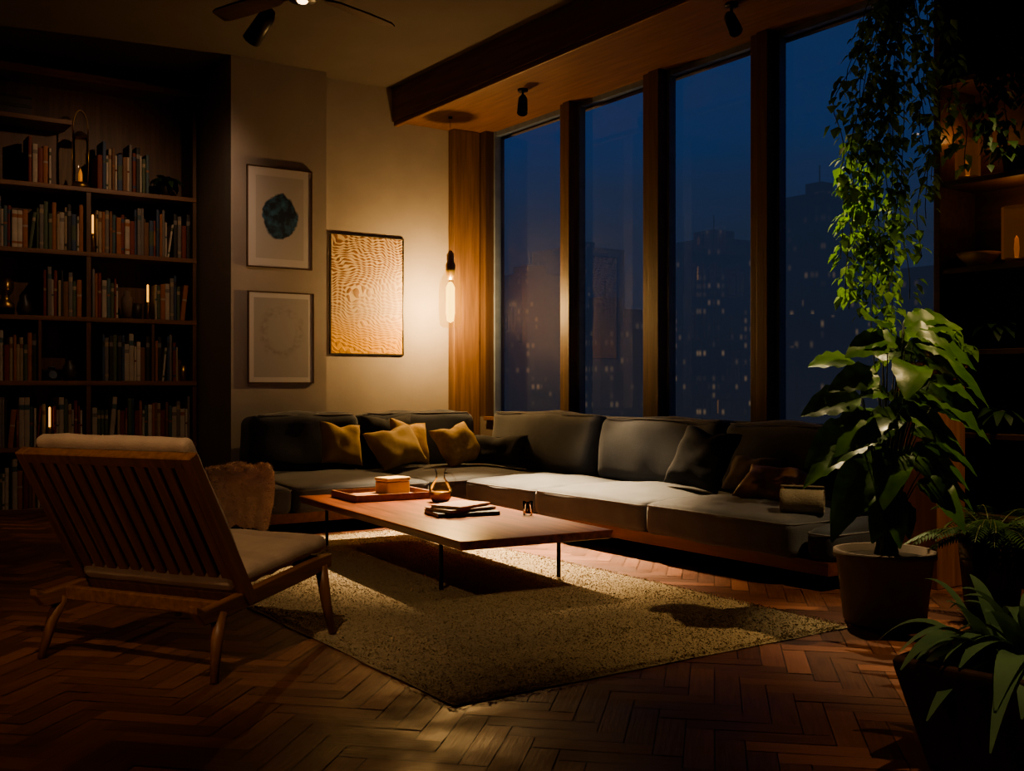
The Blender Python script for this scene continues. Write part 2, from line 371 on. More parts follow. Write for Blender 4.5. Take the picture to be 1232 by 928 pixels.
ms=N.new('ShaderNodeMath'); ms.operation='SUBTRACT'; ms.inputs[1].default_value=.15; nt.links.new(ma.outputs[0],ms.inputs[0])
nt.links.new(ms.outputs[0],cr.inputs[0]); nt.links.new(cr.outputs[0],N['Background'].inputs[0]); N['Background'].inputs[1].default_value=1.3

# ------------------------------------------------------------------ rug
bm=bmesh.new(); bmesh.ops.create_grid(bm,x_segments=150,y_segments=260,size=1)
for v in bm.verts:
    x=v.co.x*1.14; y=v.co.y*2.2
    ex=noise.noise(Vector((x*3,y*3,1)))*.012*(abs(v.co.x)>.985 or abs(v.co.y)>.985)
    v.co=Vector((x+ex,y+ex,.016+noise.noise(Vector((x*28,y*28,0)))*.003+noise.noise(Vector((x*2,y*2,5)))*.002))
    if abs(v.co.x)>1.12 or abs(v.co.y)>2.18: v.co.z=.004
for i in range(48000):
    x=random.uniform(-1.14,1.14); y=random.uniform(-2.2,2.2); a=random.random()*6.28; l=random.uniform(.006,.012); h=random.uniform(.004,.009)
    if i<2500:
        if random.random()<.5: x=random.choice((-1,1))*random.uniform(1.11,1.15)
        else: y=random.choice((-1,1))*random.uniform(2.17,2.21)
    p=Vector((x,y,.015)); d=Vector((math.cos(a),math.sin(a),0))*l*.5
    q=Vector((random.uniform(-1,1),random.uniform(-1,1),0))*.009+Vector((0,0,h))
    bm.faces.new([bm.verts.new(p-d),bm.verts.new(p+d),bm.verts.new(p+q)])
rug=tag(obj('area_rug',bm,M['rug'],loc=(3.21,5.62,0),smooth=True),'thick woven oatmeal-and-olive area rug on parquet floor','rug')

# ------------------------------------------------------------------ sofa
SO=Vector((5.5,8.8,0))
sofa=thing('sectional_sofa',SO,'long charcoal L-shaped sectional sofa on low wooden plinth','sofa')
def spart(name,bm,mat,c,rot=(0,0,0),smooth=True): return obj(name,bm,mat,loc=Vector(c)-SO,rot=rot,parent=sofa,smooth=smooth)
bm=bmesh.new()
for a,b in (((5.0,4.08,.09),(6.33,8.1,.17)),((2.92,8.1,.09),(6.33,9.84,.17))): box(bm,Vector(a)-SO,Vector(b)-SO)
spart('plinth',bm,M['plinth'],SO,smooth=False)
for (x,y) in ((5.25,4.3),(6.1,4.3),(5.25,6.3),(6.1,6.3),(5.3,8.4),(3.1,8.4),(3.1,9.6),(6.1,9.6),(4.3,9.6)):
    bm=bmesh.new(); tube(bm,[(0,0,0),(0,0,.095)],.03,12); spart('foot',bm,M['metal'],(x,y,0))
def rect_piping(size,z,r):
    bm=bmesh.new(); a,b=size[0]/2-.004,size[1]/2-.004; pts=[]
    for cx,cy,a0 in ((1,1,0),(-1,1,90),(-1,-1,180),(1,-1,270)):
        for k in range(5):
            t=R(a0+k*22.5); pts.append((cx*(a-r)+r*math.cos(t),cy*(b-r)+r*math.sin(t),z))
    pts.append(pts[0]); pts.append(pts[1]); tube(bm,pts,.006,6); return bm
def seat(x0,x1,y0,y1,seed,z0=.165,z1=.39,mat='seatfab'):
    sz=(x1-x0-.012,y1-y0-.026,z1-z0); c=((x0+x1)/2,(y0+y1)/2,(z0+z1)/2)
    o=spart('seat_cushion',soft(sz,.055,.055,18,.016,3.5,seed),M[mat],c)
    p=rect_piping(sz,sz[2]/2-.026,.055); pp=obj('piping',p,M['piping'],parent=o,smooth=True)
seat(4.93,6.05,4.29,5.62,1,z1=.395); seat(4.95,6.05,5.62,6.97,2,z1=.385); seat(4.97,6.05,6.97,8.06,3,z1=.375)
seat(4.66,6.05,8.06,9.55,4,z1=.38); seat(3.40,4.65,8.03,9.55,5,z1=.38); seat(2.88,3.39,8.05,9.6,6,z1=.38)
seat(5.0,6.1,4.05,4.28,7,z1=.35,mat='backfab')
def backc(c,size,seed,rot=(0,0,0)):
    bm=soft(size,.085,.022,20,.026,3.0,seed,crown_x=.04 if size[0]<size[1] else 0)
    o=spart('back_cushion',bm,M['backfab'],c,rot)
    if size[0]<size[1]:
        pts=[(-size[0]/2+.025,-size[1]/2+.08+(size[1]-.16)*k/14,size[2]/2-.015+noise.noise(Vector((seed,k*.7,0)))*.006) for k in range(15)]
    else: pts=[(-size[0]/2+.08+(size[0]-.16)*k/14,-size[1]/2+.025,size[2]/2-.015+noise.noise(Vector((seed,k*.7,0)))*.006) for k in range(15)]
    b2=bmesh.new(); tube(b2,pts,.006,6); obj('piping',b2,M['piping'],parent=o,smooth=True)
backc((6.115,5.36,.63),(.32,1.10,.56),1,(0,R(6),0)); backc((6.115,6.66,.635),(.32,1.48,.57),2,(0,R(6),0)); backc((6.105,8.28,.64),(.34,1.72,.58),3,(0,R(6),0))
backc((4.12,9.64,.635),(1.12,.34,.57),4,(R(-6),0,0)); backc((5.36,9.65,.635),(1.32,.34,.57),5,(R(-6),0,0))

def pil(name,w,h,t,mat,loc,rot,label,seed):
    o=obj(name,pillow(w,h,t,seed),M[mat],loc=loc,rot=rot,smooth=True); return tag(o,label,'cushion')
pil('throw_pillow',.42,.42,.18,'mustard',(4.36,9.26,.65),(R(68),R(6),R(-2)),'mustard velvet throw pillow against the sofa back',1)
pil('throw_pillow',.62,.42,.20,'mustard',(4.80,9.00,.62),(R(54),R(-7),R(20)),'wide mustard velvet throw pillow leaning on other pillows',2)
pil('throw_pillow',.44,.44,.15,'gold',(5.10,9.26,.65),(R(70),R(8),R(8)),'ochre linen throw pillow tucked behind a mustard one',3)
pil('throw_pillow',.56,.40,.14,'black',(4.95,9.44,.71),(R(78),0,0),'black cotton throw pillow behind the mustard pillows',4)
pil('throw_pillow',.46,.44,.20,'gold',(5.38,8.82,.63),(R(54),R(-10),R(10)),'ochre linen throw pillow in the sofa corner',5)
pil('throw_pillow',.62,.32,.16,'black',(5.70,8.62,.58),(R(62),0,R(-62)),'black oblong pillow in the sofa corner',6)
pil('throw_pillow',.50,.50,.18,'black',(5.72,5.84,.65),(R(62),R(8),R(-80)),'black square throw pillow on the sofa',7)
pil('throw_pillow',.46,.28,.16,'brownfab',(5.70,5.30,.57),(R(56),0,R(-84)),'taupe oblong pillow on the sofa',8)
pil('throw_pillow',.46,.34,.18,'leather',(5.48,4.92,.53),(R(34),R(6),R(-70)),'crumpled tan leather pillow lying on the sofa',9)
bm=bmesh.new(); prof=[]
for k in range(60):
    a=k*.35; r=.008+.0026*k*.35*1.4; prof.append((r*math.cos(a),r*math.sin(a)))
rows=[]
for j in range(9):
    yy=-.13+.26*j/8; rows.append([bm.verts.new((p[0]+noise.noise(Vector((p[0]*20,yy*8,0)))*.006,yy,p[1])) for p in prof])
for j in range(8):
    for k in range(59): bm.faces.new((rows[j][k],rows[j][k+1],rows[j+1][k+1],rows[j+1][k]))
o=obj('rolled_blanket',bm,M['cream'],loc=(5.20,4.44,.492),rot=(0,0,R(35)),smooth=True); sm=o.modifiers.new('s','SOLIDIFY'); sm.thickness=.009
tag(o,'rolled cream wool blanket on the sofa end','blanket')

bm=bmesh.new(); prof=[(.62,.43),(.40,.47),(.20,.51),(.08,.53),(-.02,.50),(-.085,.42),(-.10,.30),(-.105,.18),(-.10,.08)]
nx=22; rows=[]; pp=[]
for i in range(len(prof)-1):
    for k in range(4):
        t=k/4; pp.append((prof[i][0]*(1-t)+prof[i+1][0]*t,prof[i][1]*(1-t)+prof[i+1][1]*t))
pp.append(prof[-1])
for i in range(nx+1):
    x=-.27+.54*i/nx; row=[]
    for j,(y,z) in enumerate(pp):
        s=max(0,(j-16)/len(pp)); xx=x*(1-.7*s); n=noise.noise(Vector((x*8,y*5,z*5)))
        row.append(bm.verts.new((xx,y-abs(n)*.05*(.3+s)-.03*abs(math.sin(x*26))*s*2,z+n*.05+.05*(1-(x/.27)**2))))
    rows.append(row)
fl=[]
for i in range(nx):
    for j in range(len(pp)-1): fl.append(bm.faces.new((rows[i][j],rows[i+1][j],rows[i+1][j+1],rows[i][j+1])))
bm.normal_update()
for f in list(fl):
    c=f.calc_center_median(); nn=f.normal
    if nn.z<0 and abs(nn.z)>abs(nn.y): nn=-nn
    if nn.y>0.3: nn=-nn
    for k in range(9):
        v=f.verts[random.randrange(4)].co.lerp(c,random.random()); dd=Vector((random.uniform(-1,1),random.uniform(-1,.4),random.uniform(-1.2,.3)))
        s=Vector((random.uniform(-1,1),random.uniform(-1,1),random.uniform(-1,1))).normalized()*.003
        bm.faces.new([bm.verts.new(v-s),bm.verts.new(v+s),bm.verts.new(v+nn*.022+dd*.02)])
tag(obj('fur_throw',bm,M['fur'],loc=(2.93,8.04,0),smooth=True),'shaggy blush-beige fur throw draped over the sofa end','throw blanket')

# ------------------------------------------------------------------ coffee table
TT=.36
tb=thing('coffee_table',(3.0,4.89,0),'low walnut coffee table with thin black metal legs','table',rotz=R(-5))
bm=bmesh.new(); box(bm,(0,0,TT-.052),(1.0,2.75,TT)); 
for v in bm.verts:
    if v.co.z<TT-.02:
        v.co.x=.5+(v.co.x-.5)*.975; v.co.y=1.375+(v.co.y-1.375)*.99
bevel(bm,.008); obj('table_top',bm,M['table'],parent=tb)
for (u,v) in ((.1,.45),(.9,.45),(.1,2.4),(.9,2.4)):
    bm=bmesh.new(); box(bm,(-.009,-.009,.022),(.009,.009,TT-.045)); box(bm,(-.03,-.03,TT-.058),(.03,.03,TT-.05)); obj('leg',bm,M['metal'],loc=(u,v,0),parent=tb)
tr=thing('serving_tray',(3.72,7.16,TT),'rectangular wooden serving tray with raised rim on the table','tray',rotz=R(-4))
bm=bmesh.new(); box(bm,(-.31,-.24,0),(.31,.24,.015)); obj('tray_base',bm,M['shelfx'],parent=tr)
bm=bmesh.new()
for a,b in (((-.32,-.25,0),(-.30,.25,.05)),((.30,-.25,0),(.32,.25,.05)),((-.30,-.25,0),(.30,-.235,.05)),((-.30,.235,0),(.30,.25,.05))): box(bm,a,b)
obj('tray_rim',bm,M['plinth'],parent=tr)
def book_mesh(w,h,d,cover,band=None):
    bm=bmesh.new(); t=.003
    box(bm,(-w/2,-d/2,0),(-w/2+t,d/2,h)); box(bm,(w/2-t,-d/2,0),(w/2,d/2,h))
    segs=4; pr=[]
    for k in range(segs+1):
        a=math.pi*k/segs; pr.append((-math.cos(a)*w/2,-d/2-math.sin(a)*min(.006,w*.2)))
    A=[bm.verts.new((x,y,0)) for x,y in pr]; B=[bm.verts.new((x,y,h)) for x,y in pr]
    for k in range(segs): bm.faces.new((A[k],A[k+1],B[k+1],B[k]))
    bm.faces.new(B); bm.faces.new(A[::-1])
    box(bm,(-w/2+t,-d/2+.002,.004),(w/2-t,d/2-.005,h-.005),1)
    if band:
        for z0,z1 in band:
            A=[bm.verts.new((x*1.02,y-.0008,h*z0)) for x,y in pr]; B=[bm.verts.new((x*1.02,y-.0008,h*z1)) for x,y in pr]
            for k in range(segs):
                f=bm.faces.new((A[k],A[k+1],B[k+1],B[k])); f.material_index=2
    return bm
bx=thing('beeswax_box',(3.80,7.17,TT+.015),'small golden wax-coloured box with a lid in the tray','box',rotz=R(10))
bm=bmesh.new(); box(bm,(-.11,-.075,0),(.11,.075,.105)); bevel(bm,.012,3); obj('box_body',bm,M['cheese'],parent=bx)
bm=bmesh.new(); box(bm,(-.113,-.078,.107),(.113,.078,.135)); bevel(bm,.01,3); obj('box_lid',bm,M['cheese'],parent=bx)
covs=[((.20,.045,.03),'dark red'),((.36,.28,.18),'tan'),((.05,.08,.14),'navy'),((.50,.44,.35),'cream'),((.035,.035,.035),'black'),((.20,.10,.05),'brown'),((.09,.12,.07),'olive'),((.34,.14,.06),'rust'),((.20,.18,.16),'grey'),((.07,.12,.13),'teal'),((.42,.36,.28),'pale beige')]
CV=[(surf('book_cover_'+n.replace(' ','_'),tuple(c*.8 for c in col),col,.6,12,.1),n) for col,n in covs]
def flatbook(th,w_,d_,ci,loc,rz,label,group=None):
    bm=book_mesh(th,w_,d_,None)
    for v in bm.verts: v.co=Vector((v.co.z-w_/2,v.co.y,v.co.x+th/2))
    bmesh.ops.recalc_face_normals(bm,faces=list(bm.faces))
    tag(obj('book',bm,[CV[ci][0],M['paper']],loc=loc,rot=(0,0,R(rz))),label,'book',group)
z=TT+.001
for i,(w_,h_,th,ci,rz,dx,dy) in enumerate(((.42,.30,.025,4,-12,0,0),(.38,.27,.02,5,8,.0,.02),(.34,.24,.018,7,24,.01,.03))):
    flatbook(th,w_,h_,ci,(3.66+dx,5.95+dy,z),rz,CV[ci][1]+' hardback lying flat in a stack on the coffee table','stack of books on the table'); z+=th+.001
flatbook(.02,.30,.22,7,(3.57,7.14,TT+.016),5,'rust hardback lying in the wooden tray')
cf=thing('glass_carafe',(3.93,6.68,TT),'small clear glass carafe with amber liquid on the table','carafe')
bm=bmesh.new(); lathe(bm,[(0,.004),(.06,.004),(.078,.03),(.082,.08),(.065,.13),(.035,.165),(.03,.20),(.042,.235)]); obj('carafe_body',bm,M['clear'],parent=cf,smooth=True)
ML=surf('amber_liquid',(.40,.20,.03),(.5,.27,.05),.15,5,0)
bm=bmesh.new(); lathe(bm,[(0,.008),(.055,.008),(.072,.03),(.076,.07),(0,.07)]); obj('liquid',bm,ML,parent=cf,smooth=True)
bm=bmesh.new(); tube(bm,[(.075,0,.09),(.12,0,.11),(.125,0,.16),(.085,0,.20),(.035,0,.205)],.005,8); obj('handle',bm,M['clear'],parent=cf,smooth=True)
gl=thing('tumbler',(3.985,5.66,TT),'clear glass tumbler near the table edge','glass')
bm=bmesh.new(); lathe(bm,[(0,.002),(.030,.002),(.034,.09),(.031,.09),(.027,.012),(0,.012)]); obj('tumbler_body',bm,M['clear'],parent=gl,smooth=True)
bm=bmesh.new(); lathe(bm,[(0,.013),(.026,.013),(.0275,.04),(0,.04)]); obj('liquid',bm,ML,parent=gl,smooth=True)

# ------------------------------------------------------------------ lounge chair
ch=thing('lounge_chair',(1.58,4.88,0),'wooden slat-back lounge chair with sand cushions on the rug edge','chair',rotz=R(31))
HW=.44
def railz(a): return .32+.12*a
for a,l,sa,sl in ((.34,-HW,.05,-.03),(.34,HW,.05,.03),(-.38,-HW,-.09,-.05),(-.38,HW,-.09,.03)):
    bm=bmesh.new(); zb=.022 if a>0 else .002
    tube(bm,[(sa,sl,zb),(sa*.5,sl*.5,.16),(0,0,railz(a)-.01)],[.017,.025,.032],10)
    obj('leg',bm,M['chairwood'],loc=(a,l,0),parent=ch,smooth=True)
for l in (-HW,HW):
    bm=bmesh.new(); ps_=[(-.54,.305),(-.49,.265),(-.40,railz(-.40)),(0,railz(0)),(.25,railz(.25)),(.40,railz(.40))]
    hs=[.016,.03,.034,.036,.036,.030]
    rows=[[bm.verts.new((a,l+sy*.022,z+sz*h)) for sy,sz in ((-1,-1),(1,-1),(1,1),(-1,1))] for (a,z),h in zip(ps_,hs)]
    for i in range(len(rows)-1):
        for j in range(4): bm.faces.new((rows[i][j],rows[i][(j+1)%4],rows[i+1][(j+1)%4],rows[i+1][j]))
    bm.faces.new(rows[0]); bm.faces.new(rows[-1]); bmesh.ops.recalc_face_normals(bm,faces=list(bm.faces)); bevel(bm,.006)
    obj('side_rail',bm,M['chairrail'],parent=ch)
for a in (.36,-.36):
    bm=bmesh.new(); box(bm,(-.02,-HW,-.03),(.02,HW,.03)); bevel(bm,.006); obj('cross_rail',bm,M['chairrail'],loc=(a,0,railz(a)),parent=ch)
B0=Vector((-.20,0,.28)); B1=Vector((-.58,0,.925)); bd=(B1-B0); BL=bd.length; bd.normalize()
ang=math.atan2(-(B1.x-B0.x),(B1.z-B0.z))
rotm=Euler((0,-ang,0))
bm=bmesh.new()
for s in (-1,1):
    box(bm,(-.028,s*.455-.025,0),(.025,s*.455+.025,BL))
box(bm,(-.028,-.43,BL-.05),(.022,.43,BL)); box(bm,(-.028,-.43,.0),(.022,.43,.06))
nsl=12
for k in range(nsl):
    y=-.395+.79*k/(nsl-1); box(bm,(-.016,y-.027,.06),(.012,y+.027,BL-.05))
bevel(bm,.004,1); obj('backrest',bm,M['chairwood'],loc=B0,rot=rotm,parent=ch)
bm=soft((.07,.84,BL),.032,0,16,.006,6,3,chan=(1,.168,0,.012)); obj('back_cushion',bm,M['chaircush'],loc=B0+bd*(BL/2+.035)+Vector((math.cos(ang),0,math.sin(ang)))*.066,rot=rotm,parent=ch,smooth=True)
bm=soft((.72,.86,.085),.038,.015,26,.006,6,4,chan=(0,.12,2,.022)); obj('seat_cushion',bm,M['chaircush'],loc=(.07,0,railz(.07)+.078),rot=(0,R(-6.8),0),parent=ch,smooth=True)

# ------------------------------------------------------------------ bookcase
BX0=-1.55; BX1=3.48
bc=thing('bookcase',(1.0,11.0,0),'floor-to-ceiling dark wood bookcase filled with books','bookcase')
def bpart(name,a,b,m):
    bm=bmesh.new(); c=Vector(((a[0]+b[0])/2,(a[1]+b[1])/2,(a[2]+b[2])/2)); box(bm,Vector(a)-c,Vector(b)-c); bevel(bm,.003,1)
    obj(name,bm,m,loc=c-Vector((1.0,11.0,0)),parent=bc)
SH=[.045,.62,1.245,1.86,2.49,3.11]
for z in SH: bpart('shelf',(BX0,YS,z-.045),(BX1,11.18,z),M['shelfx'])
bpart('shelf',(BX0,YS,3.69),(2.28,11.18,3.735),M['shelfx'])
bpart('shelf',(BX0,YS-.02,4.12),(BX1,11.18,4.20),M['shelfx'])
bpart('back_panel',(BX0,11.18,0),(BX1,11.21,4.3),M['shelfz'])
for x0,x1,z0,z1 in ((2.41,2.455,0,3.065),(BX1-.04,BX1,0,4.12),(.95,.99,0,4.12),(1.98,2.01,1.245,1.815),(3.03,3.06,1.245,1.815),(-.6,-.56,0,4.12)):
    bpart('upright',(x0,YS+.01,z0),(x1,11.18,z1),M['shelfz'])
variants=[]
random.seed(11)
for i in range(34):
    w_=random.choice([.020,.026,.032,.038,.046]); h_=random.uniform(.33,.47); d_=random.uniform(.24,.28)
    m_,n_=random.choice(CV); m2=random.choice(CV)[0]
    band=random.choice([None,[(.75,.85)],[(.1,.16),(.8,.9)],[(.3,.7)],[(.55,.6)]])
    bm=book_mesh(w_,h_,d_,None,band); me=bpy.data.meshes.new('book'); bm.normal_update(); bm.to_mesh(me); bm.free()
    for q in (m_,M['paper'],m2): me.materials.append(q)
    variants.append((me,w_,h_,d_,n_))
def fill(x0,x1,z,group,maxh=.5):
    x=x0
    while x<x1-.03:
        me,w_,h_,d_,n_=random.choice(variants)
        if h_>maxh: continue
        o=bpy.data.objects.new('book',me); lean=0
        r=random.random()
        if r<.05: lean=R(random.uniform(4,8))
        dx=math.sin(lean)*h_
        if x+w_+dx>x1: break
        o.location=(x+w_/2,YS+.03+d_/2+random.uniform(-.01,.02),z+.0005+(w_/2*math.sin(lean)))
        o.rotation_euler=(0,lean,0); COL.objects.link(o)
        tag(o,('leaning ' if lean else 'upright ')+n_+' hardback standing on a bookcase shelf','book',group)
        x+=w_+dx*1.0+.0015
fill(1.9,2.12,3.11,'books on the top open shelf'); fill(2.52,3.05,3.11,'books on the top open shelf')
fill(1.55,2.39,2.49,'books on the fifth shelf'); fill(2.51,3.43,2.49,'books on the fifth shelf')
fill(2.03,2.40,1.86,'books on the fourth shelf'); fill(2.47,2.74,1.86,'books on the fourth shelf'); fill(3.07,3.43,1.86,'books on the fourth shelf')
fill(1.55,1.97,1.245,'books on the third shelf'); fill(2.56,3.02,1.245,'books on the third shelf'); fill(3.07,3.32,1.245,'books on the third shelf')
fill(1.55,2.05,.62,'books on the second shelf'); fill(2.12,2.40,.62,'books on the second shelf'); fill(2.47,3.43,.62,'books on the second shelf')
fill(1.55,2.36,.045,'books on the bottom shelf')
for (x,zz,w_,h_) in ((1.72,3.736,.42,.10),(1.76,3.838,.34,.08)):
    e=thing('storage_box',(x,10.98,zz),'flat dark lidded storage box on the top shelf','box',group='storage boxes on the top shelf')
    bm=bmesh.new(); box(bm,(-w_/2,-.12,0),(w_/2,.12,h_*.7)); obj('box_body',bm,M['potdark'],parent=e)
    bm=bmesh.new(); box(bm,(-w_/2-.005,-.125,h_*.7),(w_/2+.005,.125,h_)); bevel(bm,.004,1); obj('box_lid',bm,M['frame'],parent=e)
e=thing('bust_sculpture',(1.72,10.95,1.861),'small bronze head sculpture on a block, on the bookcase','sculpture')
bm=bmesh.new(); box(bm,(-.07,-.06,0),(.07,.06,.06)); bevel(bm,.004,1); obj('plinth',bm,M['metal'],parent=e)
bm=bmesh.new(); lathe(bm,[(0,.06),(.075,.06),(.085,.09),(.05,.13),(.035,.16),(.04,.19),(.062,.215),(.072,.26),(.068,.31),(.04,.345),(0,.355)],24)
for v in bm.verts:
    if v.co.y<-.03 and .2<v.co.z<.3: v.co.y-=.02*math.exp(-(v.co.x*30)**2)
obj('bust',bm,M['brass'],parent=e,smooth=True)
def vase(x,z,prof,mat,label,name='vase',y=10.93):
    bm=bmesh.new(); lathe(bm,prof,24); return tag(obj(name,bm,mat,loc=(x,y,z+.001),smooth=True),label,'vase')
vase(1.88,1.86,[(0,0),(.05,0),(.07,.05),(.06,.12),(.025,.17),(.03,.2),(.022,.2),(.018,.17),(0,.16)],M['potdark'],'small dark ceramic bottle vase on the bookcase')
vase(2.82,1.86,[(0,0),(.05,0),(.055,.2),(.03,.24),(.035,.28),(.03,.28),(.025,.24),(0,.23)],M['terra'],'slim clay jar beside the books')
vase(2.92,1.86,[(0,0),(.04,0),(.05,.08),(.045,.16),(.04,.16),(0,.15)],M['potdark'],'dark ceramic cup on the bookcase')
vase(2.28,1.245,[(0,0),(.05,0),(.075,.07),(.05,.15),(.03,.17),(.03,.2),(.024,.2),(0,.15)],M['potdark'],'dark round ceramic vase on the bookcase')
vase(3.38,1.245,[(0,0),(.03,0),(.035,.16),(.03,.16),(0,.15)],M['brass'],'small brass cup on the bookcase')
e=thing('vintage_camera',(2.12,10.93,1.246),'small black vintage camera displayed on the bookcase','camera')
bm=bmesh.new(); box(bm,(-.09,-.03,0),(.09,.03,.11)); bevel(bm,.012,3); obj('camera_body',bm,M['metal'],parent=e)
bm=bmesh.new(); tube(bm,[(0,-.03,.055),(0,-.05,.055),(0,-.052,.055),(0,-.08,.055)],[.042,.042,.036,.036],20); obj('lens',bm,M['metalgrey'],parent=e)
bm=bmesh.new(); box(bm,(-.03,-.025,.11),(.03,.02,.135)); bevel(bm,.006,2); obj('viewfinder',bm,M['metal'],parent=e)
def tubelamp(x,y,z,h):
    e=thing('tube_lamp',(x,y,z),'slim glowing amber tube lamp on the bookcase shelf','lamp',group='tube lamps in the bookcase')
    bm=bmesh.new(); lathe(bm,[(0,0),(.022,0),(.022,h*.45),(.016,h*.5),(0,h*.5)],16); obj('lamp_base',bm,M['brass'],parent=e)
    bm=bmesh.new(); lathe(bm,[(0,h*.5),(.010,h*.5),(.010,h),(0,h+.008)],12); obj('glowing_tube',bm,M['tube'],parent=e,smooth=True)
tubelamp(2.475,10.835,2.49,.36); tubelamp(3.0,10.84,1.861,.34); tubelamp(2.085,10.835,.621,.37)
e=thing('lantern',(2.38,10.92,3.111),'tall brass lantern with glass chimney and loop handle','lantern')
bm=bmesh.new(); lathe(bm,[(0,0),(.08,0),(.08,.03),(.06,.06),(0,.06)],24); obj('lantern_base',bm,M['brass'],parent=e,smooth=True)
bm=bmesh.new(); lathe(bm,[(.055,.06),(.07,.12),(.07,.45),(.055,.5)],24); obj('glass_chimney',bm,M['clear'],parent=e,smooth=True)
bm=bmesh.new(); lathe(bm,[(.075,.49),(.06,.52),(.03,.55),(0,.56)],24); obj('lantern_cap',bm,M['brass'],parent=e,smooth=True)
bm=bmesh.new(); tube(bm,[(.07*math.cos(t),0,.56+.20*math.sin(t)) for t in [math.pi*k/14 for k in range(15)]],.006,8)
for s in (-1,1): tube(bm,[(s*.07,0,.06),(s*.076,0,.3),(s*.07,0,.56)],.006,8)
obj('handle',bm,M['brass'],parent=e,smooth=True)
bm=bmesh.new(); lathe(bm,[(0,.06),(.02,.06),(.02,.14),(.008,.18),(0,.2)],12); obj('flame',bm,M['lampglow'],parent=e,smooth=True)

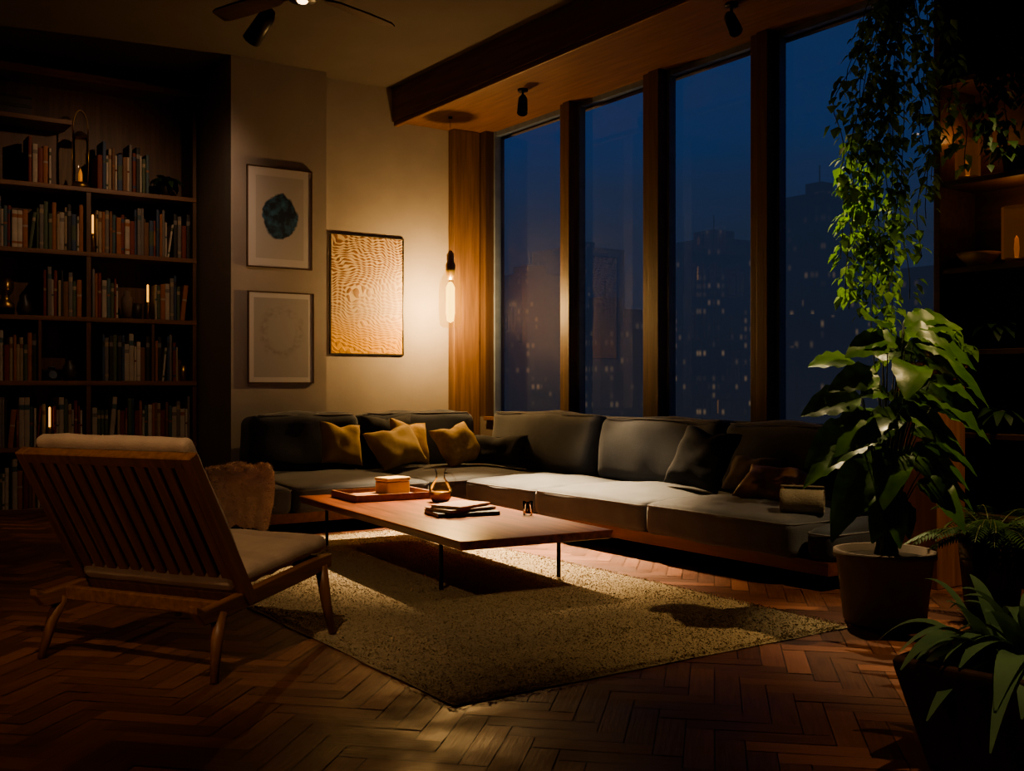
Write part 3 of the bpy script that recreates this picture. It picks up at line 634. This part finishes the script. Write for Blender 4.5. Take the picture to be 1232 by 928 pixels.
# ------------------------------------------------------------------ art
def art(name,x0,x1,z0,z1,y,am,label,fm,matw=.0):
    cx=(x0+x1)/2; w_=(x1-x0); h_=z1-z0; e=thing(name,(cx,y,z0),label,'framed picture')
    bm=bmesh.new(); t=.012; dp=-.02
    for a,b in (((-w_/2,dp,0),(-w_/2+t,0,h_)),((w_/2-t,dp,0),(w_/2,0,h_)),((-w_/2+t,dp,0),(w_/2-t,0,t)),((-w_/2+t,dp,h_-t),(w_/2-t,0,h_))): box(bm,a,b)
    obj('picture_frame',bm,fm,parent=e)
    bm=bmesh.new(); box(bm,(-w_/2+t,-.013,t),(w_/2-t,-.002,h_-t)); 
    o=obj('artwork',bm,am,parent=e)
def node_art(kind):
    m,nt,b=new_mat('artwork_'+kind); N=nt.nodes; L=nt.links; tc=N.new('ShaderNodeTexCoord'); b.inputs['Roughness'].default_value=.7
    sp=N.new('ShaderNodeSeparateXYZ'); L.new(tc.outputs['Object'],sp.inputs[0])
    def mth(op,a,b_=None,c_=None):
        n=N.new('ShaderNodeMath'); n.operation=op
        for i,x in enumerate((a,b_,c_)):
            if x is None: continue
            if isinstance(x,(int,float)): n.inputs[i].default_value=x
            else: L.new(x,n.inputs[i])
        return n.outputs[0]
    def noi(s,d=6,vec=None):
        n=N.new('ShaderNodeTexNoise'); n.inputs['Scale'].default_value=s; n.inputs['Detail'].default_value=d
        L.new(vec or tc.outputs['Object'],n.inputs['Vector']); return n.outputs['Fac']
    def mix(f,a,b_):
        n=N.new('ShaderNodeMix'); n.data_type='RGBA'; L.new(f,n.inputs[0])
        for i,x in ((6,a),(7,b_)):
            if isinstance(x,tuple): n.inputs[i].default_value=(*x,1)
            else: L.new(x,n.inputs[i])
        return n.outputs[2]
    def ramp(v,p0,p1):
        n=N.new('ShaderNodeMapRange'); n.inputs['From Min'].default_value=p0; n.inputs['From Max'].default_value=p1; L.new(v,n.inputs['Value']); return n.outputs[0]
    X,Z=sp.outputs[0],sp.outputs[2]
    def inner(w_,h_,mg,z_):
        ax=mth('LESS_THAN',mth('ABSOLUTE',X),w_/2-mg); az=mth('LESS_THAN',mth('ABSOLUTE',mth('SUBTRACT',Z,z_)),h_/2-mg); return mth('MULTIPLY',ax,az)
    if kind=='ink':
        dx=X; dz=mth('SUBTRACT',Z,.50); r=mth('SQRT',mth('ADD',mth('POWER',mth('DIVIDE',dx,.185),2),mth('POWER',mth('DIVIDE',dz,.22),2)))
        r2=mth('ADD',r,mth('MULTIPLY',mth('SUBTRACT',noi(9,8),.5),.45))
        blob=ramp(r2,1.02,.94)
        ink=mix(ramp(noi(14,8),.45,.7),(.006,.018,.040),(.03,.13,.24))
        base=mix(inner(.67,.98,.09,.49),(.44,.44,.47),(.36,.36,.38))
        L.new(mix(blob,base,ink),b.inputs['Base Color'])
    elif kind=='sketch':
        base=mix(inner(.68,.89,.06,.445),(.44,.44,.47),(.30,.30,.31))
        r=mth('SQRT',mth('ADD',mth('POWER',mth('DIVIDE',X,.24),2),mth('POWER',mth('DIVIDE',mth('SUBTRACT',Z,.5),.26),2)))
        ring=ramp(mth('ABSOLUTE',mth('SUBTRACT',mth('ADD',r,mth('MULTIPLY',noi(8,8),.6)),1.1)),.25,.02)
        L.new(mix(mth('MULTIPLY',mth('MULTIPLY',ring,ramp(noi(20,8),.4,.7)),.7),base,(.18,.17,.16)),b.inputs['Base Color'])
    else:
        u=mth('ADD',mth('MULTIPLY',X,30),mth('MULTIPLY',noi(1.6,2),16)); v=mth('ADD',mth('ADD',mth('MULTIPLY',Z,58),mth('MULTIPLY',X,12)),mth('MULTIPLY',noi(1.9,3),34))
        s=mth('ADD',mth('MULTIPLY',mth('SINE',mth('MULTIPLY',u,3.14)),.7),mth('SINE',mth('MULTIPLY',v,3.14)))
        dot=ramp(s,-.2,.8)
        diag=mth('ADD',mth('ADD',mth('SUBTRACT',Z,.66),mth('MULTIPLY',X,-.75)),mth('MULTIPLY',mth('SUBTRACT',noi(2.5,3),.5),.5))
        amt=ramp(diag,-.12,.18)
        low=ramp(Z,.10,.45)
        base=mix(low,(.62,.34,.04),(.46,.36,.24))
        d=mth('MULTIPLY',dot,mth('ADD',mth('MULTIPLY',amt,.5),.38))
        L.new(mix(d,base,(.14,.05,.018)),b.inputs['Base Color'])
        bp=N.new('ShaderNodeBump'); bp.inputs['Strength'].default_value=.5; bp.inputs['Distance'].default_value=.01; L.new(dot,bp.inputs['Height']); L.new(bp.outputs[0],b.inputs['Normal'])
    return m
art('framed_picture',3.66,4.33,2.34,3.32,YP-.002,node_art('ink'),'framed abstract print with a dark blue-black ink circle',M['framew'])
art('framed_picture',3.67,4.35,1.22,2.11,YP-.002,node_art('sketch'),'framed pale grey textured abstract print',M['framew'])
art('framed_picture',4.60,5.45,1.52,2.76,YW-.002,node_art('weave'),'large framed amber and brown dotted abstract artwork',M['frame'])

# ------------------------------------------------------------------ pendant lamp
pl=thing('pendant_lamp',(5.72,9.52,1.80),'glass bottle-shaped pendant lamp with glowing amber filament','lamp')
bm=bmesh.new(); lathe(bm,[(.0,.0),(.08,.005),(.108,.03),(.118,.10),(.122,.22),(.122,.36),(.112,.46),(.08,.54),(.05,.59),(.048,.62)],32); obj('glass_shade',bm,M['pendantglass'],parent=pl,smooth=True)
bm=bmesh.new(); lathe(bm,[(0,.05),(.034,.07),(.046,.15),(.046,.42),(.02,.47),(0,.48)],20); obj('filament_bulb',bm,M['bulb'],parent=pl,smooth=True)
bm=bmesh.new(); lathe(bm,[(0,.50),(.03,.50),(.05,.60),(.052,.66),(.038,.68),(.038,.76),(.015,.80),(0,.80)],20); obj('socket',bm,M['brass'],parent=pl,smooth=True)
bm=bmesh.new(); tube(bm,[(0,0,.78),(0,0,1.5),(0,0,ZS-1.80-.02)],.0022,8); obj('cord',bm,M['brass'],parent=pl)
bm=bmesh.new(); lathe(bm,[(0,ZS-1.82),(.022,ZS-1.82),(.022,ZS-1.801),(0,ZS-1.801)],20); obj('ceiling_rose',bm,M['metal'],parent=pl)
def addlight(name,kind,parent,loc,energy,color,size=.05,target=None,cone=60,blend=.6):
    l=bpy.data.lights.new(name,kind); l.energy=energy; l.color=color; l.shadow_soft_size=size
    o=bpy.data.objects.new(name,l); COL.objects.link(o); o.parent=parent; o.location=loc
    if kind=='SPOT':
        l.spot_size=R(cone); l.spot_blend=blend
        w_=Vector(parent.location)+Vector(loc); o.rotation_euler=(Vector(target)-w_).to_track_quat('-Z','Y').to_euler()
    return o
addlight('bulb_light','POINT',pl,(0,0,.25),250,(1,.66,.33),.014)

# ------------------------------------------------------------------ ceiling spotlights
def spot(loc,top,target,energy,cone,label,color=(1,.70,.40),size=.02,s=1.0,blend=.9):
    e=thing('spotlight',loc,label,'spotlight',group='adjustable ceiling spotlights')
    d=(Vector(target)-Vector(loc)).normalized(); h=top-loc[2]
    bm=bmesh.new(); lathe(bm,[(0,h-.02),(.05*s,h-.02),(.05*s,h-.001),(0,h-.001)],20); obj('mount',bm,M['metal'],parent=e)
    bm=bmesh.new(); tube(bm,[(0,0,0),(0,0,h-.02)],.010*s,8); obj('stem',bm,M['metal'],parent=e)
    q=d.to_track_quat('Z','Y')
    bm=bmesh.new(); lathe(bm,[(0,-.09),(.025,-.09),(.044,-.05),(.05,.12),(.046,.12),(.038,.03),(0,.03)],24)
    for v in bm.verts: v.co=q@(v.co*s)
    obj('lamp_head',bm,M['metal'],parent=e,smooth=True)
    if energy>0: addlight('spot_light','SPOT',e,tuple(d*.06*s),energy,color,size,target,cone,blend)
spot((5.75,8.25,3.86),ZS,(4.5,6.7,0),6800,48,'added unseen fill spotlight under the timber soffit, lighting the plants',blend=1,color=(1,.70,.38))
spot((5.72,5.54,3.86),ZS,(5.15,4.0,1.7),560,32,'added unseen fill spotlight under the timber soffit, lighting the plants',color=(1,.76,.42))
spot((5.45,2.5,3.86),ZS,(4.9,3.4,.9),300,58,'added unseen fill spotlight under the timber soffit, lighting the plants',color=(1,.70,.36))  # added outside the view to light the potted plant and pedestal
spot((3.2,8.27,4.13),ZC,(2.3,10.9,1.9),80,100,'added unseen fill spotlight hanging from the ceiling, lighting the lounge chair',s=1.5,color=(1,.66,.42))
spot((.2,2.4,4.13),ZC,(1.7,5.0,.45),230,44,'added unseen fill spotlight hanging from the ceiling, lighting the lounge chair',s=1.2,blend=1)  # extra fill above the frame, put in to brighten the chair
spot((2.3,.7,4.13),ZC,(3.2,1.8,.5),170,28,'added unseen fill spotlight hanging from the ceiling, lighting the lounge chair',s=1.2,blend=1)  # extra lamp out of view, put in to light the strap leaves
spot((5.0,6.4,3.86),ZC,(4.7,9.4,.7),330,44,'black spotlight hanging from the ceiling beside the beam',color=(1,.72,.40),blend=1) if False else None
fl_=thing('fill_floor_lamp',(-.75,3.3,0),'added unseen black floor lamp with a linen shade, brightening the chair back','lamp')  # invented lamp left of the view, added to brighten the chair slats
bm=bmesh.new(); lathe(bm,[(0,0),(.14,0),(.14,.02),(0,.025)],28); obj('base',bm,M['metal'],parent=fl_)
bm=bmesh.new(); tube(bm,[(0,0,.02),(0,0,1.0)],.01,10); obj('pole',bm,M['metal'],parent=fl_)
bm=bmesh.new(); lathe(bm,[(.15,.92),(.11,1.16)],28); obj('lamp_shade',bm,M['linen'],parent=fl_,smooth=True)
bm=bmesh.new(); lathe(bm,[(0,1.0),(.02,1.0),(.028,1.05),(.018,1.08),(0,1.09)],14); obj('bulb',bm,M['lampglow'],parent=fl_,smooth=True)
addlight('bulb_light','POINT',fl_,(0,0,.90),48,(1,.62,.36),.02)

# ------------------------------------------------------------------ ceiling fan
fn=thing('ceiling_fan',(3.0,7.0,3.95),'dark wooden four-blade ceiling fan with a small light','ceiling fan')
bm=bmesh.new(); lathe(bm,[(0,-.06),(.09,-.06),(.12,-.02),(.12,.08),(.05,.12),(0,.12)],28); obj('motor_housing',bm,M['metal'],parent=fn,smooth=True)
bm=bmesh.new(); tube(bm,[(0,0,.1),(0,0,ZC-3.95-.001)],.018,10); obj('downrod',bm,M['metal'],parent=fn)
for k in range(4):
    a=R(20+90*k); bm=bmesh.new(); rows=[]
    for i,(r,w_) in enumerate(((.14,.03),(.22,.035),(.30,.07),(.6,.085),(.84,.08),(.90,.055))):
        rows.append([bm.verts.new((r,-w_,-.006)),bm.verts.new((r,w_,.026)),bm.verts.new((r,w_,.040)),bm.verts.new((r,-w_,.008))])
    for i in range(5):
        for j in range(4): bm.faces.new((rows[i][j],rows[i][(j+1)%4],rows[i+1][(j+1)%4],rows[i+1][j]))
    bm.faces.new(rows[0]); bm.faces.new(rows[-1][::-1]); bmesh.ops.recalc_face_normals(bm,faces=list(bm.faces))
    obj('blade',bm,M['fanwood'],rot=(0,0,a),parent=fn)
bm=bmesh.new(); lathe(bm,[(0,-.075),(.03,-.072),(.04,-.06),(0,-.06)],20); obj('fan_light',bm,M['downlight'],parent=fn,smooth=True)

# ------------------------------------------------------------------ plants
RT=Vector((.826,-.5635,0)); FW=Vector((.5635,.826,0))
def pot(bm_prof,mat,parent,name='pot',seg=36):
    bm=bmesh.new(); lathe(bm,bm_prof,seg); return obj(name,bm,mat,parent=parent,smooth=True)
P0=Vector((4.60,3.40,0))
bp=thing('potted_plant',P0,'tall leafy philodendron in a clay pot beside the sofa','plant')
pot([(0,0),(.19,0),(.20,.02),(.235,.33),(.25,.335),(.25,.37),(.225,.37),(.215,.33),(0,.33)],M['terra'],bp)
pot([(0,.332),(.214,.332),(.1,.345),(0,.35)],M['soil'],bp,'soil')
leaves=[(.10,1.50,0,.34,10,.4,.25),(-.04,1.36,.05,.32,50,.5,.4),(-.12,1.14,0,.36,185,-.1,.25),(-.06,1.24,-.1,.32,195,.1,.3),(.20,1.32,.0,.38,-25,.0,.7),
(.14,1.42,-.1,.34,0,.0,.5),(.04,1.14,-.15,.36,-40,.1,.5),(-.14,.98,0,.34,195,-.3,.5),(-.06,1.02,-.15,.34,215,-.1,.5),(.12,1.06,.1,.38,-10,.0,.6),
(-.08,.80,-.1,.38,225,-.5,.8),(.0,.88,-.2,.32,250,-.3,.7),(.22,1.10,-.05,.34,-20,-.1,.6),(.05,.90,.15,.32,120,.0,.4),(.16,.86,.05,.34,-15,-.1,.6),
(-.12,1.32,.1,.30,160,.2,.2),(.0,1.50,.05,.32,110,.5,.3),(.08,1.30,-.18,.32,255,.0,.6),(-.05,1.08,.18,.30,90,.1,.5),(.26,1.34,.1,.30,10,.1,.6),(-.14,.84,.1,.30,180,-.1,.6),(.1,.74,-.2,.30,-70,-.2,.7),
(.02,1.22,-.1,.36,-5,.1,.5),(-.02,.95,-.1,.36,180,.0,.5),(.10,.96,-.12,.36,-30,-.1,.6),(-.02,1.40,-.1,.30,215,.2,.35),
(.04,1.05,-.18,.34,200,-.1,.5),(.12,1.18,-.16,.34,-60,-.1,.6),(-.04,.72,-.12,.30,200,-.3,.6),(.14,.78,-.12,.30,-20,-.3,.6),(.0,.66,-.16,.28,240,-.4,.6),(.06,1.38,-.12,.34,-15,.0,.6)]
rl=random.Random(5); ext=[]
for (lat,z,dep,L_,adeg,upz,dr) in leaves:
    ext.append((lat,z,dep,L_*.88,adeg,upz,dr))
    if rl.random()<.7: ext.append((lat*.9+rl.uniform(-.08,.08),z+rl.uniform(-.10,.06),dep+rl.uniform(-.1,.1),L_*rl.uniform(.55,.75),adeg+rl.uniform(-50,50),upz+rl.uniform(-.1,.3),dr))
bs=bmesh.new(); bl=bmesh.new()
for (lat,z,dep,L_,adeg,upz,dr) in ext:
    tip=RT*lat+FW*dep+Vector((0,0,z)); base=Vector((random.uniform(-.05,.05),random.uniform(-.05,.05),.33))
    mid=base.lerp(tip,.55); mid.x*=.45; mid.y*=.45
    pts=[]
    for k in range(9):
        t=k/8; pts.append((1-t)**2*base+2*t*(1-t)*mid+t*t*tip)
    tube(bs,pts,[.007*(1-t/12) for t in range(9)],6)
    a=R(adeg); d=RT*math.cos(a)+FW*(-abs(math.sin(a)))*.5+Vector((0,0,upz*.5))
    upv=Vector((random.uniform(-.3,.1)-.25,random.uniform(-.5,0)-.4,1))
    leaf(bl,tip,d,L_,L_*.35,dr,12,'ovate',.18,0,up=upv,crinkle=.11)
obj('stems',bs,M['stem'],parent=bp,smooth=True); obj('foliage',bl,M['leaf'],parent=bp,smooth=True)

def vine(bs,bl,p0,p1,n,ls,sway=.05,seed=0):
    pts=[]; N_=24
    for k in range(N_+1):
        t=k/N_; p=Vector(p0).lerp(Vector(p1),t)
        e_=Vector((p1[0]-p0[0],p1[1]-p0[1],0)); p=Vector(p0)+e_*(1-(1-t)**2.2)+Vector((0,0,(p1[2]-p0[2])*t))
        p+=Vector((noise.noise(Vector((t*4,seed,0))),noise.noise(Vector((t*4,seed,9))),0))*sway*math.sin(t*2.2)
        pts.append(p)
    tube(bs,pts,.003,4,cap=False)
    for i in range(n):
        t=random.random()**.9*N_; k=min(N_-1,int(t)); p=pts[k].lerp(pts[k+1],t-k)
        a=random.random()*6.28; d=Vector((math.cos(a),math.sin(a),random.uniform(-.9,.2)))
        L_=ls*random.uniform(.6,1.25); q=p+d.normalized()*random.uniform(.01,.06)
        leaf(bl,q,d+Vector((0,0,-.5)),L_,L_*.42,.3,3,'heart',.25,0)
H0=Vector((5.50,3.98,3.62))
hv=thing('hanging_plant',H0,'trailing vine cascading from a hanging pot beside the window','plant')
pot([(0,0),(.10,.01),(.15,.08),(.16,.17),(.15,.17),(.14,.10),(0,.09)],M['potdark'],hv,'hanging_pot')
bm=bmesh.new()
for k in range(3):
    a=k*2.094; tube(bm,[(.15*math.cos(a),.15*math.sin(a),.16),(0,0,ZS-H0.z-.002)],.003,5)
obj('hanger_cords',bm,M['metal'],parent=hv)
bs=bmesh.new(); bl=bmesh.new()
strands=[(-.36,1.95,80),(-.32,1.72,95),(-.26,1.66,100),(-.20,1.60,105),(-.14,1.52,110),(-.10,1.30,120),(-.05,1.35,105),(.01,1.45,85),(.06,1.72,65),(.12,1.95,60),(.18,2.2,55),(.26,2.45,50),(.32,2.6,50),(.40,2.5,50),(-.38,2.35,55),(-.15,1.8,90),(-.28,2.0,80),(.2,2.9,40),(-.05,1.7,75),(-.22,1.85,90)]
for i,(lat,zb,n_) in enumerate(strands):
    off=RT*lat*1.0+FW*random.uniform(-.12,.12); st=RT*(lat*.25+.05)+Vector((0,0,.15))
    vine(bs,bl,st,off+Vector((0,0,zb-H0.z)),n_,.064,.09,i*1.7)
obj('vine_stems',bs,M['stem'],parent=hv,smooth=True); obj('foliage',bl,M['leafy'],parent=hv)
H1=Vector((5.72,3.46,3.55))
hv=thing('hanging_plant',H1,'dark trailing plant hanging from a pot before the plant shelves','plant')
pot([(0,0),(.10,.01),(.14,.08),(.15,.16),(.14,.16),(.13,.10),(0,.09)],M['potdark'],hv,'hanging_pot')
bm=bmesh.new()
for k in range(3):
    a=k*2.094; tube(bm,[(.14*math.cos(a),.14*math.sin(a),.15),(0,0,ZS-H1.z-.002)],.003,5)
obj('hanger_cords',bm,M['metal'],parent=hv)
bs=bmesh.new(); bl=bmesh.new()
for i in range(16):
    lat=random.uniform(-.26,.4); zb=random.uniform(2.3,3.0)
    vine(bs,bl,RT*lat*.3+Vector((0,0,.14)),RT*lat*.9-FW*random.uniform(.0,.1)+Vector((0,0,zb-H1.z)),80,.062,.06,i*2.3)
obj('vine_stems',bs,M['stem'],parent=hv,smooth=True); obj('foliage',bl,M['leafd'],parent=hv)
pd=thing('plant_pedestal',(5.72,3.90,0),'tall square cedar pedestal beside the plant shelves','pedestal')
bm=bmesh.new(); box(bm,(-.14,-.14,0),(.14,.14,1.30)); bevel(bm,.006,1); obj('pedestal_column',bm,M['orangewood'],parent=pd)
bm=bmesh.new(); box(bm,(-.16,-.16,1.30),(.16,.16,1.34)); bevel(bm,.006,1); obj('pedestal_top',bm,M['orangewood'],parent=pd)
sp_=thing('potted_pothos',(5.72,3.90,1.341),'small bright-green leafy plant in a dark pot on the pedestal','plant')
pot([(0,0),(.07,0),(.10,.13),(.09,.13),(0,.11)],M['potdark'],sp_)
bs=bmesh.new(); bl=bmesh.new()
for i in range(16):
    a=random.random()*6.28; r=random.uniform(.1,.22); vine(bs,bl,(0,0,.12),(r*math.cos(a),r*math.sin(a),random.uniform(.0,.25)),14,.08,.03,i)
obj('vine_stems',bs,M['stem'],parent=sp_,smooth=True); obj('foliage',bl,M['leafy'],parent=sp_)

ps=thing('plant_shelf',(6.15,3.2,0),'dark wooden open shelving unit holding plants and lamps','shelf')
M['pshelf']=wood('plant_shelf_wood',(.07,.032,.016),(.125,.062,.031),'y',.55)
def pp_(name,a,b,m):
    bm=bmesh.new(); c=Vector(((a[0]+b[0])/2,(a[1]+b[1])/2,(a[2]+b[2])/2)); box(bm,Vector(a)-c,Vector(b)-c); bevel(bm,.003,1)
    obj(name,bm,m,loc=c-Vector((6.15,3.2,0)),parent=ps)
PSZ=[.42,.91,1.42,1.93,2.47,3.1]
for z in PSZ: pp_('shelf',(5.98,2.3,z-.035),(6.34,4.0,z),M['pshelf'])
for y in (2.28,3.2,4.0): pp_('upright',(5.96,y,0),(6.34,y+.045,3.7),M['pshelf'])
pp_('back_panel',(6.335,2.3,0),(6.345,4.04,3.7),M['pshelf'])
def ribbed(x,y,z,h,r,label,e_):
    e=thing('table_lamp',(x,y,z+.001),label,'lamp')
    bm=bmesh.new(); lathe(bm,[(0,0),(r*.8,0),(r*.8,.03),(0,.03)],24); obj('lamp_base',bm,M['brass'],parent=e)
    bm=bmesh.new(); lathe(bm,[(r,.03),(r,h)],96,rib=.005,nr=24); obj('lamp_shade',bm,M['amberglass'],parent=e,smooth=True)
    bm=bmesh.new(); lathe(bm,[(0,.03),(.012,.04),(.016,.09),(.012,.15),(0,.17)],16); obj('bulb',bm,M['lampglow'],parent=e,smooth=True)
    addlight('lamp_light','POINT',e,(-.0,0,h+.02),e_,(1,.5,.18),.006)
ribbed(6.10,3.90,2.47,.26,.07,'ribbed amber glass cylinder lamp on the plant shelf',1.0)
ribbed(6.10,3.58,1.93,.34,.08,'ribbed amber glass cylinder lamp on the plant shelf',.9)
e=thing('ceramic_bowl',(6.12,3.84,1.931),'shallow glazed ochre bowl on the plant shelf','bowl')
bm=bmesh.new(); lathe(bm,[(0,0),(.05,0),(.06,.01),(.11,.06),(.13,.09),(.122,.09),(.1,.06),(0,.02)],32); obj('bowl_body',bm,M['cheese'],parent=e,smooth=True)
def smallplant(x,y,z,label,matn,n=18,ls=.16,spread=.25,up=.3,kind='lance',w=.2,pr=.08,ph=.14,name='potted_plant'):
    e=thing(name,(x,y,z+.001),label,'plant')
    pot([(0,0),(pr*.75,0),(pr,ph),(pr*.9,ph),(0,ph*.85)],M['potdark'],e)
    bl=bmesh.new()
    for i in range(n):
        a=random.random()*6.28; t=random.random(); d=Vector((math.cos(a)*spread,math.sin(a)*spread,up+random.random()*.4))
        leaf(bl,(math.cos(a)*pr*.3,math.sin(a)*pr*.3,ph*.85),d,ls*random.uniform(.7,1.2),ls*w,.5+.4*random.random(),7,kind,.2)
    obj('foliage',bl,M[matn],parent=e,smooth=True)
smallplant(6.12,3.72,1.42,'small leafy plant in dark pot on the shelf','leafd',26,.20,.5,.2)
smallplant(6.12,3.68,.91,'bushy dark plant in dark pot on the shelf','leafd',30,.20,.5,.2)
smallplant(6.12,3.60,2.47,'dark foliage plant in dark pot on the upper shelf','leafd',26,.20,.5,.2)
smallplant(6.12,3.5,3.1,'dark foliage plant on the top shelf','leafd',26,.20,.5,.1)
smallplant(3.22,10.96,3.11,'small dark leafy plant on the bookcase','leafd',34,.24,.5,.35,pr=.07,ph=.16)
fe=thing('potted_fern',(5.25,3.22,0),'feathery dark fern in a tall dark planter','plant')
pot([(0,0),(.13,0),(.17,.42),(.155,.42),(.15,.38),(0,.38)],M['potwood'],fe)
bl=bmesh.new(); bs=bmesh.new()
for i in range(34):
    a=random.random()*6.28; L_=random.uniform(.36,.55); el=random.uniform(.5,1.2); pts=[]
    for k in range(13):
        t=k/12; pts.append(Vector((math.cos(a)*L_*t*math.cos(el*.5),math.sin(a)*L_*t*math.cos(el*.5),.38+L_*(math.sin(el)*t*1.1-.75*t*t))))
    tube(bs,pts,.003,4,cap=False)
    for k in range(1,13):
        dd=(pts[k]-pts[k-1]).normalized(); sd=dd.cross(Vector((0,0,1)))
        if sd.length<.1: continue
        sd.normalize(); ll=.085*math.sin(math.pi*(k/13*.85+.12))
        for s in (-1,1):
            for u in (0,.5): leaf(bl,pts[k-1].lerp(pts[k],u),sd*s+dd*.5,ll,.009,.3,2,'lance',.1)
obj('fronds',bl,M['leafd'],parent=fe); obj('frond_stems',bs,M['stem'],parent=fe)
gp=thing('potted_lily_plant',(3.24,1.82,0),'strap-leaved plant in a large dark square wooden planter','plant')
bm=bmesh.new(); hb,ht=.25,.33; sq=[(-1,-1),(1,-1),(1,1),(-1,1)]
lv=[(hb,0),(ht,.33),(ht,.355),(ht-.03,.355),(ht-.035,.31)]
rings=[[bm.verts.new((sx*h_,sy*h_,z_)) for sx,sy in sq] for h_,z_ in lv]
bm.faces.new(rings[0][::-1])
for i in range(len(rings)-1):
    for j in range(4): bm.faces.new((rings[i][j],rings[i][(j+1)%4],rings[i+1][(j+1)%4],rings[i+1][j]))
bm.faces.new(rings[-1]); bevel(bm,.012,3)
obj('planter',bm,M['potwood'],parent=gp,rot=(0,0,R(10)))
pot([(0,.312),(.28,.312),(.1,.325),(0,.33)],M['soil'],gp,'soil')
bl=bmesh.new()
for i in range(80):
    a=random.random()*6.28; r=random.uniform(.02,.18); L_=random.uniform(.38,.62); el=random.uniform(.3,1.3)
    leaf(bl,Vector((r*math.cos(a),r*math.sin(a),.315)),(math.cos(a)*math.cos(el),math.sin(a)*math.cos(el),math.sin(el)+.35),L_,.036*random.uniform(.8,1.4),.7*math.cos(el)+.12,12,'lance',.3)
obj('foliage',bl,M['leafb'],parent=gp,smooth=True)

# ------------------------------------------------------------------ camera
cam=bpy.data.cameras.new('camera'); cam.sensor_width=36; cam.lens=36*1285/1232; cam.clip_end=3000
co=bpy.data.objects.new('camera',cam); COL.objects.link(co); co.location=(0,0,1.2); co.rotation_euler=(R(90),0,R(-34.3)); SC.camera=co
try: SC.view_settings.look='AgX - Medium High Contrast'
except Exception as ex: print(ex)
